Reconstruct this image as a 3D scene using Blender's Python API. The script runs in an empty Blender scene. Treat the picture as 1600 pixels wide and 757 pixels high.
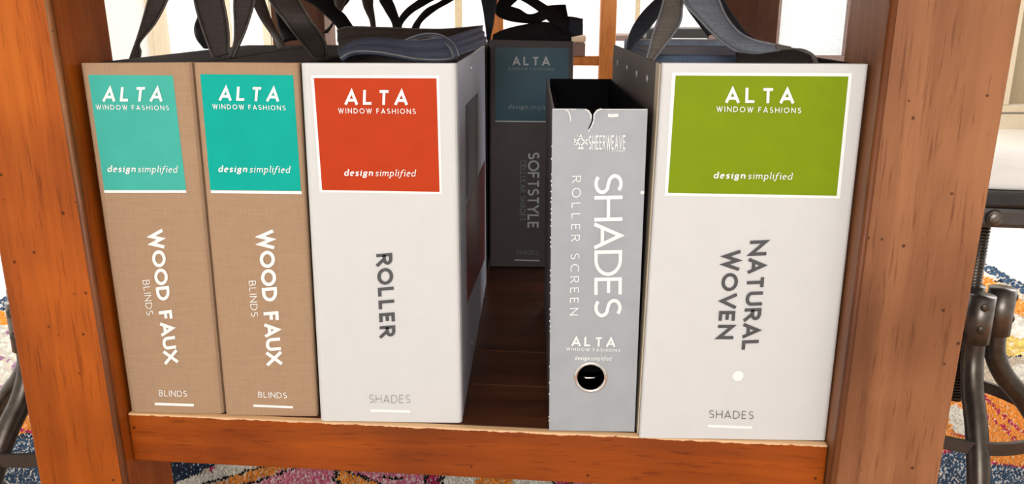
import bpy, bmesh, math, random
import numpy as np
from mathutils import Vector, Matrix
random.seed(4); rng = np.random.default_rng(4)
SC = bpy.context.scene
COL = SC.collection
PI = math.pi
# ------------------------------------------------------------------ camera
S = 0.35                                   # height of the lower shelf above the floor
FPX = 1298.0
YAW, PITCH, ROLL = math.radians(-1.344), math.radians(-15.4725), math.radians(0.230)
CP = Vector((0, -0.73905, S + 0.39862))
cy, sy, cp, sp = math.cos(YAW), math.sin(YAW), math.cos(PITCH), math.sin(PITCH)
FW = Vector((sy*cp, cy*cp, sp)); R0 = Vector((cy, -sy, 0)); U0 = R0.cross(FW)
RT = R0*math.cos(ROLL) + U0*math.sin(ROLL); UP = U0*math.cos(ROLL) - R0*math.sin(ROLL)
cd = bpy.data.cameras.new('camera'); cam = bpy.data.objects.new('camera', cd); COL.objects.link(cam)
cd.sensor_width = 36; cd.lens = FPX/1600*36; cd.clip_start = 0.01
M = Matrix((RT, UP, -FW)).transposed().to_4x4(); M.translation = CP; cam.matrix_world = M
SC.camera = cam
# ------------------------------------------------------------------ world, exposure, big lights
w = bpy.data.worlds.new('World'); SC.world = w; w.use_nodes = True
w.node_tree.nodes['Background'].inputs[0].default_value = (0.86, 0.93, 1, 1)
w.node_tree.nodes['Background'].inputs[1].default_value = 1.7
SC.view_settings.view_transform = 'Standard'; SC.view_settings.look = 'None'
SC.view_settings.gamma = 1; SC.view_settings.exposure = -0.35
def area(name, loc, target, sx, sy_, power, col):
    l = bpy.data.lights.new(name, 'AREA'); l.shape = 'RECTANGLE'; l.size = sx; l.size_y = sy_
    l.energy = power; l.color = col
    o = bpy.data.objects.new(name, l); COL.objects.link(o); o.location = loc
    o.rotation_euler = (Vector(target)-Vector(loc)).to_track_quat('-Z', 'Y').to_euler()
    return o
area('daylight_front_window', (-0.25, -3.35, 1.75), (0.0, 0.0, 0.65), 1.8, 1.3, 99, (1.0, 0.985, 0.96))
area('rug_fill_right', (3.45, 1.7, 1.4), (1.3, 1.0, 0.0), 2.0, 1.5, 75, (0.95, 0.97, 1.0))  # added fill that brightens the rug's right side; this wall has no window
area('rug_fill_left', (-3.45, 1.7, 1.4), (-1.3, 1.0, 0.0), 2.0, 1.5, 75, (0.95, 0.97, 1.0))  # its unseen counterpart, added to lift the left of the rug
area('back_wall_fill', (0.2, 3.3, 2.5), (0.2, 3.9, 0.0), 4.5, 1.8, 190, (1.0, 0.97, 0.92))  # made-up light out of view, added so back wall and floor burn out
area('daylight_back_window', (-1.5, 5.6, 1.4), (-1.4, 3.0, 0.8), 1.9, 1.6, 30, (1.0, 0.99, 0.97))

# ------------------------------------------------------------------ pixel rays onto planes of the place
def ray(u, v): return FW + RT*((u-800)/FPX) - UP*((v-378.5)/FPX)
def onY(u, v, Y): d = ray(u, v); return CP + d*((Y-CP.y)/d.y)
def onX(u, v, X): d = ray(u, v); return CP + d*((X-CP.x)/d.x)
def onZ(u, v, Z): d = ray(u, v); return CP + d*((Z-CP.z)/d.z)
K = -0.0632                                # the table stands a little skewed to the books
tl = math.hypot(1, K); TX = Vector((1/tl, K/tl, 0)); TY = Vector((-K/tl, 1/tl, 0))
def T(x, y, z): return TX*x + TY*y + Vector((0, 0, z))
def onT(u, v, yp):                         # plane parallel to the table front at depth yp; returns table coordinates
    d = ray(u, v); t = (yp - CP.dot(TY))/d.dot(TY); p = CP + d*t
    return p.dot(TX), p.z

# ------------------------------------------------------------------ materials
MATS = {}
def new(name, base=(.5,.5,.5), rough=.6, metal=0.0, spec=.5, coat=0.0):
    m = bpy.data.materials.new(name); m.use_nodes = True
    b = m.node_tree.nodes['Principled BSDF']
    b.inputs['Base Color'].default_value = (*base, 1); b.inputs['Roughness'].default_value = rough
    b.inputs['Metallic'].default_value = metal; b.inputs['Specular IOR Level'].default_value = spec
    b.inputs['Coat Weight'].default_value = coat
    MATS[name] = m
    return m, m.node_tree.nodes, m.node_tree.links, b
def coord(N, L, scale=(1,1,1), rot=(0,0,0)):
    t = N.new('ShaderNodeTexCoord'); mp = N.new('ShaderNodeMapping')
    mp.inputs['Scale'].default_value = scale; mp.inputs['Rotation'].default_value = rot
    L.new(t.outputs['Object'], mp.inputs['Vector']); return mp.outputs['Vector']
def noise(N, L, vec, scale, detail=4, rough=.5, dist=0):
    n = N.new('ShaderNodeTexNoise'); n.inputs['Scale'].default_value = scale; n.inputs['Detail'].default_value = detail
    n.inputs['Roughness'].default_value = rough; n.inputs['Distortion'].default_value = dist
    L.new(vec, n.inputs['Vector']); return n.outputs['Fac']
def ramp(N, L, fac, stops):
    r = N.new('ShaderNodeValToRGB'); e = r.color_ramp.elements
    while len(e) < len(stops): e.new(.5)
    for i, (p, c) in enumerate(stops): e[i].position = p; e[i].color = (*c, 1) if len(c) == 3 else c
    L.new(fac, r.inputs['Fac']); return r.outputs['Color']
def bump(N, L, b, h, strength=.2, dist=.001):
    n = N.new('ShaderNodeBump'); n.inputs['Strength'].default_value = strength; n.inputs['Distance'].default_value = dist
    L.new(h, n.inputs['Height']); L.new(n.outputs['Normal'], b.inputs['Normal'])
def mixc(N, L, fac, a, b_, mode='MIX'):
    n = N.new('ShaderNodeMix'); n.data_type = 'RGBA'; n.blend_type = mode
    if isinstance(fac, float): n.inputs[0].default_value = fac
    else: L.new(fac, n.inputs[0])
    for s, x in ((6, a), (7, b_)):
        if isinstance(x, tuple): n.inputs[s].default_value = (*x, 1)
        else: L.new(x, n.inputs[s])
    return n.outputs[2]
def math_(N, L, op, a, b_=None):
    n = N.new('ShaderNodeMath'); n.operation = op
    for i, x in enumerate((a, b_)):
        if x is None: continue
        if isinstance(x, (int, float)): n.inputs[i].default_value = x
        else: L.new(x, n.inputs[i])
    return n.outputs[0]
def wood(name, axis, dark, mid, light, rough=.33, wear=None, spec=.25):
    """stained wood, grain along axis; wear = (axis index, value, sign) : worn pale edge"""
    m, N, L, b = new(name, mid, rough, 0, spec)
    st = [1, 1, 1]; st[axis] = .055
    v = coord(N, L, tuple(st))
    n1 = noise(N, L, v, 22, 5, .6, .6); n2 = noise(N, L, v, 330, 3, .6)
    c = ramp(N, L, n1, [(.25, dark), (.5, mid), (.75, light)])
    pores = ramp(N, L, n2, [(.30, (.40,.28,.22)), (.44, (1,1,1))])
    c = mixc(N, L, .6, c, pores, 'MULTIPLY')
    v2 = coord(N, L, (1,1,1))
    blot = ramp(N, L, noise(N, L, v2, 7, 2, .5), [(.3, (.66,.60,.56)), (.7, (1.18,1.2,1.2))])
    c = mixc(N, L, .8, c, blot, 'MULTIPLY')
    vo = N.new('ShaderNodeTexVoronoi'); vo.inputs['Scale'].default_value = 42; L.new(v2, vo.inputs['Vector'])
    sp_ = ramp(N, L, vo.outputs['Distance'], [(.05, (.10,.04,.02)), (.085, (1,1,1))])
    c = mixc(N, L, .8, c, sp_, 'MULTIPLY')
    if wear:
        t = N.new('ShaderNodeTexCoord'); sx = N.new('ShaderNodeSeparateXYZ'); L.new(t.outputs['Object'], sx.inputs[0])
        for ax, val, sg, amp in wear:
            nz = noise(N, L, coord(N, L, (1,1,1)), 60, 4, .7)
            d = math_(N, L, 'MULTIPLY', math_(N, L, 'SUBTRACT', sx.outputs[ax], val), sg)     # 0 at edge, negative inside
            lim = math_(N, L, 'MULTIPLY', math_(N, L, 'SUBTRACT', nz, .42), -amp)
            f = math_(N, L, 'GREATER_THAN', d, lim)
            c = mixc(N, L, f, c, (.74, .46, .24))
    L.new(c, b.inputs['Base Color'])
    bump(N, L, b, n2, .12, .0006)
    return m
WD, WM, WL = (.19,.045,.008), (.42,.115,.018), (.60,.20,.04)
def cloth(name, col, rough=.85, amt=.25, scale=900, spec=.1):
    m, N, L, b = new(name, col, rough, 0, spec)
    a = noise(N, L, coord(N, L, (1, 1, .05)), scale, 2); c2 = noise(N, L, coord(N, L, (.05, .05, 1)), scale, 2)
    s = math_(N, L, 'ADD', a, c2)
    dk = tuple(x*(1-amt) for x in col); lt = tuple(min(1, x*(1+amt)) for x in col)
    L.new(ramp(N, L, math_(N, L, 'MULTIPLY', s, .5), [(.38, dk), (.62, lt)]), b.inputs['Base Color'])
    bump(N, L, b, s, .25, .0004)
    return m
def plain(name, col, rough=.5, metal=0, spec=.5, n=.06, sc=40, coat=0):
    m, N, L, b = new(name, col, rough, metal, spec, coat)
    f = noise(N, L, coord(N, L), sc, 4)
    L.new(ramp(N, L, f, [(.3, tuple(x*(1-n) for x in col)), (.7, tuple(min(1, x*(1+n)) for x in col))]), b.inputs['Base Color'])
    return m
leg_wood = {}
cloth('linen_brown', (.41,.265,.165), .85, .06, 900, .1)
cloth('fabric_black', (.018,.014,.013), .9, .3, 900, .15)
cloth('fabric_brownblack', (.030,.021,.017), .9, .3, 900, .15)
cloth('webbing_slate', (.032,.038,.052), .75, .25, 800, .35)
cloth('strap_bluegrey', (.048,.058,.085), .6, .2, 800, .45)
cloth('piping_grey', (.16,.16,.17), .6, .1, 800, .4)
cloth('webbing_brown', (.040,.030,.026), .75, .25, 800, .35)
cloth('webbing_taupe', (.095,.078,.065), .7, .2, 800, .4)
cloth('webbing_grey', (.10,.11,.13), .6, .2, 800, .4)
cloth('webbing_black', (.012,.011,.012), .8, .3, 800, .3)
cloth('flap_blue', (.06,.085,.14), .6, .2, 600, .4)
cloth('flap_pale', (.32,.40,.52), .6, .1, 600, .4)
plain('label_teal', (.06,.44,.36), .55, spec=.15, n=.04)
plain('label_teal_bright', (.0,.40,.33), .55, spec=.15, n=.04)
plain('label_red', (.50,.044,.006), .55, spec=.15, n=.04)
plain('label_green', (.205,.295,.002), .55, spec=.15, n=.04)
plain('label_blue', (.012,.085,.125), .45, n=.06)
plain('white_print', (.90,.90,.88), .5, n=.01)
plain('faint_print', (.20,.20,.215), .5, n=.01)
plain('muted_print', (.55,.60,.60), .5, n=.02)
plain('dim_print', (.24,.30,.32), .5, n=.02)
plain('charcoal_print', (.07,.07,.075), .5, n=.02)
plain('grey_print', (.27,.27,.27), .5, n=.02)
plain('board_white', (.66,.655,.65), .45, n=.015)
plain('board_lilac', (.50,.51,.60), .4, n=.03)
plain('board_cream', (.62,.52,.38), .5, n=.05)
plain('board_taupe', (.15,.125,.105), .6, n=.08)
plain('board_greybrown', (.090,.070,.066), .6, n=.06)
plain('binder_grey', (.37,.39,.42), .42, n=.05)
plain('binder_edge', (.11,.10,.10), .55, n=.3, sc=200)
plain('binder_black', (.003,.003,.004), .8, spec=.05, n=.2)
plain('torn_paper', (.85,.82,.80), .8, n=.1, sc=400)
plain('photo_dark', (.045,.035,.035), .3, n=.4, sc=30)
plain('photo_red', (.20,.022,.018), .3, n=.4, sc=30)
plain('paper_edge', (.28,.26,.23), .8, n=.2, sc=200)
plain('chrome', (.80,.80,.80), .16, 1.0, n=.03)
plain('rivet_steel', (.75,.75,.77), .35, .7, n=.03)
plain('gunmetal', (.085,.072,.060), .34, .85, n=.2, sc=90)
plain('gunmetal_light', (.15,.13,.115), .36, .85, n=.2, sc=90)
plain('band_metal', (.085,.076,.070), .45, .7, n=.15)
plain('seat_pale', (.74,.71,.67), .6, n=.05, sc=12)
plain('seat_black', (.014,.012,.012), .35, n=.3)
plain('wall_paint', (.84,.82,.80), .7, n=.02)
plain('trim_cream', (.66,.55,.40), .55, n=.04)
plain('trim_tan', (.40,.31,.19), .55, n=.06)
plain('frame_brown', (.16,.10,.085), .5, n=.08)
plain('floor_pale', (.80,.78,.74), .35, n=.06, sc=5)
plain('bench_black', (.012,.012,.012), .4)
plain('beige_box', (.62,.50,.36), .7, n=.15)
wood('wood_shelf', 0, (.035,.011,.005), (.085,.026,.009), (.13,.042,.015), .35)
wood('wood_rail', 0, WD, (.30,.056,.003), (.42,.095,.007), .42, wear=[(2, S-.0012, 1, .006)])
wood('wood_back_leg', 2, (.13,.05,.025), (.20,.085,.045), (.27,.12,.065), .4)
wood('wood_top', 0, WD, WM, WL)
wood('wood_orange', 2, (.38,.12,.025), (.52,.19,.045), (.62,.26,.07), .4)
m, N, L, b = new('shade_fabric', (.9,.9,.88), .8)
tr = N.new('ShaderNodeBsdfTranslucent'); tr.inputs[0].default_value = (.9,.9,.88,1)
mx = N.new('ShaderNodeMixShader'); mx.inputs[0].default_value = .5
L.new(b.outputs[0], mx.inputs[1]); L.new(tr.outputs[0], mx.inputs[2]); L.new(mx.outputs[0], N['Material Output'].inputs[0])
m, N, L, b = new('glass', (1,1,1), .02)
tp = N.new('ShaderNodeBsdfTransparent'); gl = N.new('ShaderNodeBsdfGlossy'); gl.inputs['Roughness'].default_value = .02
mx = N.new('ShaderNodeMixShader'); mx.inputs[0].default_value = .06
L.new(tp.outputs[0], mx.inputs[1]); L.new(gl.outputs[0], mx.inputs[2]); L.new(mx.outputs[0], N['Material Output'].inputs[0])
m, N, L, b = new('rug_pile', (.5,.5,.5), .95, spec=.1)
at_ = N.new('ShaderNodeAttribute'); at_.attribute_name = 'Col'; L.new(at_.outputs['Color'], b.inputs['Base Color'])

# ------------------------------------------------------------------ object helpers
def tagp(o, label=None, cat=None, group=None, kind=None):
    if label: o['label'] = label
    if cat: o['category'] = cat
    if group: o['group'] = group
    if kind: o['kind'] = kind
    return o
def empty(name, loc, label=None, cat=None, group=None):
    o = bpy.data.objects.new(name, None); o.empty_display_size = .05; o.location = loc; COL.objects.link(o)
    return tagp(o, label, cat, group)
def link_mesh(name, me, mat, parent=None, label=None, smooth=False, kind=None, origin=None):
    """mesh data is in world coordinates; moved so that the object sits at its parent (or origin)"""
    off = parent_world(parent) if parent else Vector(origin or (0,0,0))
    me.transform(Matrix.Translation(-off))
    o = bpy.data.objects.new(name, me); COL.objects.link(o)
    if parent: o.parent = parent
    else: o.location = off
    me.materials.append(MATS[mat] if isinstance(mat, str) else mat)
    if smooth: me.polygons.foreach_set('use_smooth', [True]*len(me.polygons))
    if label: o['label'] = label
    if kind: o['kind'] = kind
    return o
def parent_world(p):
    v = Vector((0,0,0))
    while p: v = v + Vector(p.location); p = p.parent
    return v
def mesh_of(verts, faces):
    me = bpy.data.meshes.new('mesh'); me.from_pydata([tuple(v) for v in verts], [], faces); me.update(); return me
def bm_mesh(bm):
    bmesh.ops.recalc_face_normals(bm, faces=bm.faces)
    me = bpy.data.meshes.new('mesh'); bm.to_mesh(me); bm.free(); return me
def hexa(bm, c, bev=0, seg=2, which='all'):
    """c: 8 points, bottom ring then top ring, same order"""
    vs = [bm.verts.new(p) for p in c]
    fs = [bm.faces.new([vs[i] for i in f]) for f in ((3,2,1,0),(4,5,6,7),(0,1,5,4),(1,2,6,5),(2,3,7,6),(3,0,4,7))]
    if bev:
        es = set(e for f in fs for e in f.edges)
        if which == 'vert': es = [e for e in es if (vs.index(e.verts[0]) < 4) != (vs.index(e.verts[1]) < 4)]
        bmesh.ops.bevel(bm, geom=list(es), offset=bev, segments=seg, profile=.5, affect='EDGES', clamp_overlap=True)
def box(bm, x0, x1, y0, y1, z0, z1, bev=0, seg=2, f=None):
    f = f or (lambda x, y, z: Vector((x, y, z)))
    hexa(bm, [f(x0,y0,z0), f(x1,y0,z0), f(x1,y1,z0), f(x0,y1,z0), f(x0,y0,z1), f(x1,y0,z1), f(x1,y1,z1), f(x0,y1,z1)], bev, seg)
def boxobj(name, x0, x1, y0, y1, z0, z1, mat, parent=None, bev=0, seg=2, f=None, **k):
    bm = bmesh.new(); box(bm, x0, x1, y0, y1, z0, z1, bev, seg, f); return link_mesh(name, bm_mesh(bm), mat, parent, **k)
def catmull(pts, n=8):
    P = [np.array(p, float) for p in pts]; P = [2*P[0]-P[1]] + P + [2*P[-1]-P[-2]]; out = []
    for i in range(1, len(P)-2):
        for k in range(n):
            t = k/n; a, b_, c, d = P[i-1:i+3]
            out.append(.5*((2*b_)+(-a+c)*t+(2*a-5*b_+4*c-d)*t*t+(-a+3*b_-3*c+d)*t**3))
    out.append(P[-2]); return out
def tube(path, r, seg=12, bm=None, cap=True):
    own = bm is None; bm = bm or bmesh.new()
    P = [Vector(p) for p in path]; rings = []
    prev = None
    for i, p in enumerate(P):
        t = (P[min(i+1, len(P)-1)] - P[max(i-1, 0)]).normalized()
        if prev is None: a = t.orthogonal().normalized()
        else: a = (prev - t*prev.dot(t)).normalized()
        prev = a; b_ = t.cross(a); rr = r[i] if isinstance(r, (list, tuple)) else r
        rings.append([bm.verts.new(p + a*math.cos(2*PI*k/seg)*rr + b_*math.sin(2*PI*k/seg)*rr) for k in range(seg)])
    for A, B in zip(rings, rings[1:]):
        for k in range(seg): bm.faces.new((A[k], A[(k+1)%seg], B[(k+1)%seg], B[k]))
    if cap: bm.faces.new(rings[0][::-1]); bm.faces.new(rings[-1])
    return bm
def tubeobj(name, path, r, mat, parent, seg=14, **k): return link_mesh(name, bm_mesh(tube(path, r, seg)), mat, parent, smooth=True, **k)
def disc_bm(bm, c, n, r, h, seg=14, dome=False):
    c = Vector(c); n = Vector(n).normalized(); a = n.orthogonal().normalized(); b_ = n.cross(a)
    prof = [(r, 0), (r*.92, h*.5), (r*.6, h*.85), (r*.3, h*.97)] if dome else [(r, 0), (r, h*.7), (r*.88, h)]
    rings = [[bm.verts.new(c + n*z + (a*math.cos(2*PI*k/seg) + b_*math.sin(2*PI*k/seg))*q) for k in range(seg)] for q, z in prof]
    for A, B in zip(rings, rings[1:]):
        for k in range(seg): bm.faces.new((A[k], A[(k+1)%seg], B[(k+1)%seg], B[k]))
    bm.faces.new(rings[-1]); bm.faces.new(rings[0][::-1])
def discobj(name, c, n, r, h, mat, parent, dome=False, seg=16, **k):
    bm = bmesh.new(); disc_bm(bm, c, n, r, h, seg, dome); return link_mesh(name, bm_mesh(bm), mat, parent, **k)
def ribbon(name, secs, mat, parent, th=.0022, n=7, folds=0, label=None, stitch=None, pipe=None, amp=.0034):
    """secs: (left px, right px, Y left, Y right). A strap of webbing, edges followed through space."""
    A = catmull([onY(*s[0], s[2]) for s in secs], n); B = catmull([onY(*s[1], s[3] if len(s) > 3 else s[2]) for s in secs], n)
    W = 7 if not folds else folds*4+1
    rows = []
    for i in range(len(A)):
        a, b_ = Vector(A[i]), Vector(B[i])
        i0, i1 = max(i-1, 0), min(i+1, len(A)-1)
        tan = ((Vector(A[i1])+Vector(B[i1])) - (Vector(A[i0])+Vector(B[i0])))
        nn = (b_-a).cross(tan)
        nn = nn.normalized() if nn.length > 1e-9 else Vector((0,-1,0))
        if nn.y > 0: nn = -nn
        row = []
        for k in range(W):
            s = k/(W-1); q = a.lerp(b_, s)
            hgt = .0028*math.sin(PI*s) if not folds else amp*math.sin(s*folds*2*PI)
            if not folds and k in (1, W-2): hgt += .0006
            row.append(q + nn*hgt)
        rows.append((row, nn))
    vs = []; fs = []
    for row, nn in rows: vs += row
    ofs = len(vs)
    for row, nn in rows: vs += [q - nn*th for q in row]
    R_ = len(rows)
    for i in range(R_-1):
        for k in range(W-1):
            a = i*W+k; fs.append((a, a+1, a+W+1, a+W)); fs.append((ofs+a+W, ofs+a+W+1, ofs+a+1, ofs+a))
        a = i*W; fs.append((a, a+W, ofs+a+W, ofs+a)); a = i*W+W-1; fs.append((a+W, a, ofs+a, ofs+a+W))
    for i in (0, R_-1):
        for k in range(W-1): a = i*W+k; fs.append((a, a+1, ofs+a+1, ofs+a))
    bm = bmesh.new(); bv = [bm.verts.new(v) for v in vs]
    for f in fs:
        try: bm.faces.new([bv[j] for j in f])
        except ValueError: pass
    o = link_mesh(name, bm_mesh(bm), mat, parent, smooth=True, label=label)
    if pipe:
        bm = bmesh.new()
        for k in (0, W-1): tube([r_[k]+n_*.0004 for r_, n_ in rows], .0011, 6, bm)
        link_mesh('piping', bm_mesh(bm), pipe, o, smooth=True)
    if stitch:
        bm = bmesh.new()
        for side in (.10, .90):
            for i in range(0, R_-1):
                for q in (0, .5):
                    r0, n0 = rows[i]; r1, n1 = rows[i+1]
                    def at(s, t):
                        x = s*(W-1); k = min(int(x), W-2)
                        p0 = r0[k].lerp(r0[k+1], x-k); p1 = r1[k].lerp(r1[k+1], x-k)
                        return p0.lerp(p1, t) + n0*.0004
                    a, b_ = at(side, q), at(side, q+.3); d = (b_-a)
                    if d.length < 1e-6: continue
                    s_ = n0.cross(d.normalized())*.00035
                    bm.faces.new([bm.verts.new(v) for v in (a-s_, a+s_, b_+s_, b_-s_)])
        link_mesh('stitching', bm_mesh(bm), stitch, o)
    return o

# ------------------------------------------------------------------ lettering: strokes drawn as ribbons
def arc(cx, cy_, rx, ry, a0, a1, n=14):
    return [(cx+rx*math.cos(math.radians(a0+(a1-a0)*i/n)), cy_+ry*math.sin(math.radians(a0+(a1-a0)*i/n))) for i in range(n+1)]
G = {
 'A': (.72, [[(0,0),(.36,1),(.72,0)], [(.12,.26),(.60,.26)]]),
 'B': (.58, [[(0,0),(0,1),(.28,1)]+arc(.28,.76,.24,.24,90,-90)+[(0,.52)], [(0,.52),(.30,.52)]+arc(.30,.26,.28,.26,90,-90)+[(0,0)]]),
 'C': (.72, [arc(.46,.5,.46,.5,48,312,20)]),
 'D': (.74, [[(0,0),(0,1),(.26,1)]+arc(.26,.5,.48,.5,90,-90,18)+[(0,0)]]),
 'E': (.52, [[(.52,1),(0,1),(0,0),(.52,0)], [(0,.52),(.46,.52)]]),
 'F': (.50, [[(.50,1),(0,1),(0,0)], [(0,.50),(.44,.50)]]),
 'H': (.70, [[(0,0),(0,1)], [(.70,0),(.70,1)], [(0,.5),(.70,.5)]]),
 'I': (.0, [[(0,0),(0,1)]]),
 'L': (.50, [[(0,1),(0,0),(.50,0)]]),
 'N': (.72, [[(0,0),(0,1),(.72,0),(.72,1)]]),
 'O': (.92, [arc(.46,.5,.46,.5,90,450,28)]),
 'P': (.56, [[(0,0),(0,1),(.28,1)]+arc(.28,.74,.28,.26,90,-90)+[(0,.48)]]),
 'R': (.60, [[(0,0),(0,1),(.28,1)]+arc(.28,.74,.28,.26,90,-90)+[(0,.48)], [(.26,.48),(.60,0)]]),
 'S': (.54, [arc(.28,.755,.25,.245,38,250,12)+[(.28,.51)][:0]+[(.34,.475)]+arc(.27,.25,.27,.25,62,-142,12)]),
 'T': (.62, [[(0,1),(.62,1)], [(.31,1),(.31,0)]]),
 'U': (.68, [[(0,1),(0,.32)]+arc(.34,.32,.34,.32,180,360,14)+[(.68,1)]]),
 'V': (.74, [[(0,1),(.37,0),(.74,1)]]),
 'W': (1.04, [[(0,1),(.27,0),(.52,.95),(.77,0),(1.04,1)]]),
 'X': (.70, [[(0,0),(.68,1)], [(.02,1),(.70,0)]]),
 'Y': (.68, [[(0,1),(.34,.5),(.68,1)], [(.34,.5),(.34,0)]]),
 # italic serif lower case: x-height .62, ascender 1, descender -.3
 'd': (.46, [arc(.20,.31,.20,.31,60,330,14), [(.42,1),(.42,.10),(.50,0)], [(.30,1),(.42,1)]]),
 'e': (.40, [[(.02,.33),(.38,.40)]+arc(.21,.42,.18,.20,0,120,8)+arc(.21,.31,.20,.31,140,310,12)]),
 's': (.34, [[(.33,.52)]+arc(.18,.47,.14,.15,45,230,8)+arc(.16,.15,.16,.15,60,-150,8)]),
 'i': (.10, [[(-.06,.58),(.06,.62),(.06,.06),(.16,0)], [(.06,.86),(.06,.93)]]),
 'g': (.44, [arc(.20,.40,.18,.21,90,450,16), [(.30,.56),(.46,.60)], [(.10,.22),(.08,.10),(.36,.05),(.40,-.10)]+arc(.20,-.14,.20,.16,0,-260,14)]),
 'n': (.44, [[(-.06,.58),(.05,.62),(.05,0)], [(.05,.42)]+arc(.25,.44,.17,.18,150,0,8)+[(.42,.08),(.50,0)]]),
 'm': (.74, [[(-.06,.58),(.05,.62),(.05,0)], [(.05,.42)]+arc(.22,.44,.15,.18,150,0,8)+[(.37,0)], [(.37,.42)]+arc(.55,.44,.16,.18,150,0,8)+[(.71,.08),(.80,0)]]),
 'p': (.46, [[(-.06,.58),(.06,.62),(.06,-.30)], [(-.04,-.30),(.18,-.30)], arc(.25,.31,.20,.31,150,-150,14)]),
 'l': (.10, [[(-.06,.97),(.06,1),(.06,.08),(.16,0)]]),
 'f': (.30, [[(.42,.95),(.30,1.0),(.18,.90),(.13,.62),(.08,-.10),(-.04,-.28),(-.14,-.25)], [(-.02,.58),(.30,.58)]]),
}
def stroke_faces(pl, hw, closed=False):
    """thick polyline -> quads with mitred joins"""
    pts = [Vector((p[0], p[1])) for p in pl]
    q = [pts[0]]
    for p in pts[1:]:
        if (p-q[-1]).length > 1e-4: q.append(p)
    pts = q; n = len(pts)
    closed = n > 3 and (pts[0]-pts[-1]).length < 1e-3
    L_, R_ = [], []
    for i in range(n):
        d0 = (pts[i]-pts[i-1]) if i > 0 else ((pts[0]-pts[-2]) if closed else pts[1]-pts[0])
        d1 = (pts[i+1]-pts[i]) if i < n-1 else ((pts[1]-pts[0]) if closed else pts[-1]-pts[-2])
        d0 = d0.normalized(); d1 = d1.normalized()
        n0 = Vector((-d0.y, d0.x)); n1 = Vector((-d1.y, d1.x)); mm = n0+n1
        mm = mm.normalized() if mm.length > 1e-6 else n0
        k = hw/max(mm.dot(n0), .28)
        L_.append(pts[i]+mm*k); R_.append(pts[i]-mm*k)
    return L_, R_
def text2d(txt, weight, spacing, space=.45, hw_y=None):
    """returns list of (L,R) strips and total width; cap height 1"""
    x = 0; out = []; cap = 1-weight
    for i, ch in enumerate(txt):
        if ch == ' ': x += space; continue
        wd, st = G[ch]
        for pl in st:
            low = ch.islower()
            if not low:
                pl = list(pl)
                if not (abs(pl[0][0]-pl[-1][0]) < 1e-3 and abs(pl[0][1]-pl[-1][1]) < 1e-3):
                    for e, f in ((0, 1), (-1, -2)):
                        (ax, ay), (bx_, by_) = pl[e], pl[f]; dx, dy = ax-bx_, ay-by_; dd = math.hypot(dx, dy)
                        if ay in (0, 1) and abs(dy) > .5*dd:
                            k = weight/2/abs(dy/dd)/(1-weight); pl[e] = (ax+dx/dd*k, ay+dy/dd*k)
            P = [(x + weight/2 + px_, (py*cap + weight/2) if not low else py*cap+weight/2) for px_, py in pl]
            out.append(stroke_faces(P, weight/2))
        x += wd + weight + spacing
    return out, x - spacing
def put_text(name, txt, p0, p1, ptop, plane, mat, parent, weight=.16, spacing=.18, space=.45, label=None, shear=0, lift=.0008, nrm=(0,-1,0), parts=None):
    """p0,p1: baseline start and end (px), ptop: top of the first letter (px)"""
    if parts is None: strips, W = text2d(txt, weight, spacing, space)
    else:
        strips = []; W = 0
        for t, wgt in parts:
            s, w_ = text2d(t, wgt, spacing, space)
            strips += [([q+Vector((W, 0)) for q in a], [q+Vector((W, 0)) for q in b_]) for a, b_ in s]; W += w_+space*.7
        W -= space*.7
    O = plane(*p0); X = (plane(*p1)-O)/W; Yv = plane(*ptop)-O
    nv = Vector(nrm)*lift
    bm = bmesh.new()
    for si, (a, b_) in enumerate(strips):
        nv = Vector(nrm)*(lift + (si % 7)*3e-5)
        va = [bm.verts.new(O + X*(q.x+shear*q.y) + Yv*q.y + nv) for q in a]; vb = [bm.verts.new(O + X*(q.x+shear*q.y) + Yv*q.y + nv) for q in b_]
        for i in range(len(va)-1):
            bm.faces.new((va[i], va[i+1], vb[i+1], vb[i]))
    me = bpy.data.meshes.new('mesh'); bm.to_mesh(me); bm.free()
    return link_mesh(name, me, mat, parent, label=label)
def quad_px(name, pts, plane, mat, parent, lift=.0003, nrm=(0,-1,0), label=None, th=0):
    P = [plane(*p)+Vector(nrm)*lift for p in pts]
    if th:
        n = Vector(nrm)*th; bm = bmesh.new(); a = [bm.verts.new(p) for p in P]; b_ = [bm.verts.new(p-n) for p in P]
        bm.faces.new(a); bm.faces.new(b_[::-1])
        for i in range(len(P)): bm.faces.new((a[i], b_[i], b_[(i+1)%len(P)], a[(i+1)%len(P)]))
        return link_mesh(name, bm_mesh(bm), mat, parent, label=label)
    return link_mesh(name, mesh_of(P, [tuple(range(len(P)))]), mat, parent, label=label)

# ------------------------------------------------------------------ the room
def struct(name, x0, x1, y0, y1, z0, z1, mat, **k):
    o = boxobj(name, x0, x1, y0, y1, z0, z1, mat, bev=0, origin=((x0+x1)/2, (y0+y1)/2, z0), **k); o['kind'] = 'structure'; return o
RX0, RX1, RY0, RY1, RH = -3.6, 3.6, -3.6, 5.0, 2.6
struct('floor', RX0-.1, RX1+.1, RY0-.1, RY1+.1, -.05, 0, 'floor_pale')
struct('ceiling', RX0-.1, RX1+.1, RY0-.1, RY1+.1, RH, RH+.05, 'wall_paint')
struct('wall_left', RX0-.1, RX0, RY0-.1, RY1+.1, 0, RH, 'wall_paint')
struct('wall_right', RX1, RX1+.1, RY0-.1, RY1+.1, 0, RH, 'wall_paint')
struct('wall_front', RX0, RX1, RY0-.1, RY0, 0, RH, 'wall_paint')
def wx(u): return onY(u, 40, RY1).x
w1a, w1b = wx(263), wx(425)                     # left window
w2a, w2b = wx(1217), wx(1319)                   # window with the cellular shade
w3a = wx(1592); w3b = w3a + .9                  # glazed door at the far right
zs = onY(1265, 86, RY1).z                       # sill height
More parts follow.
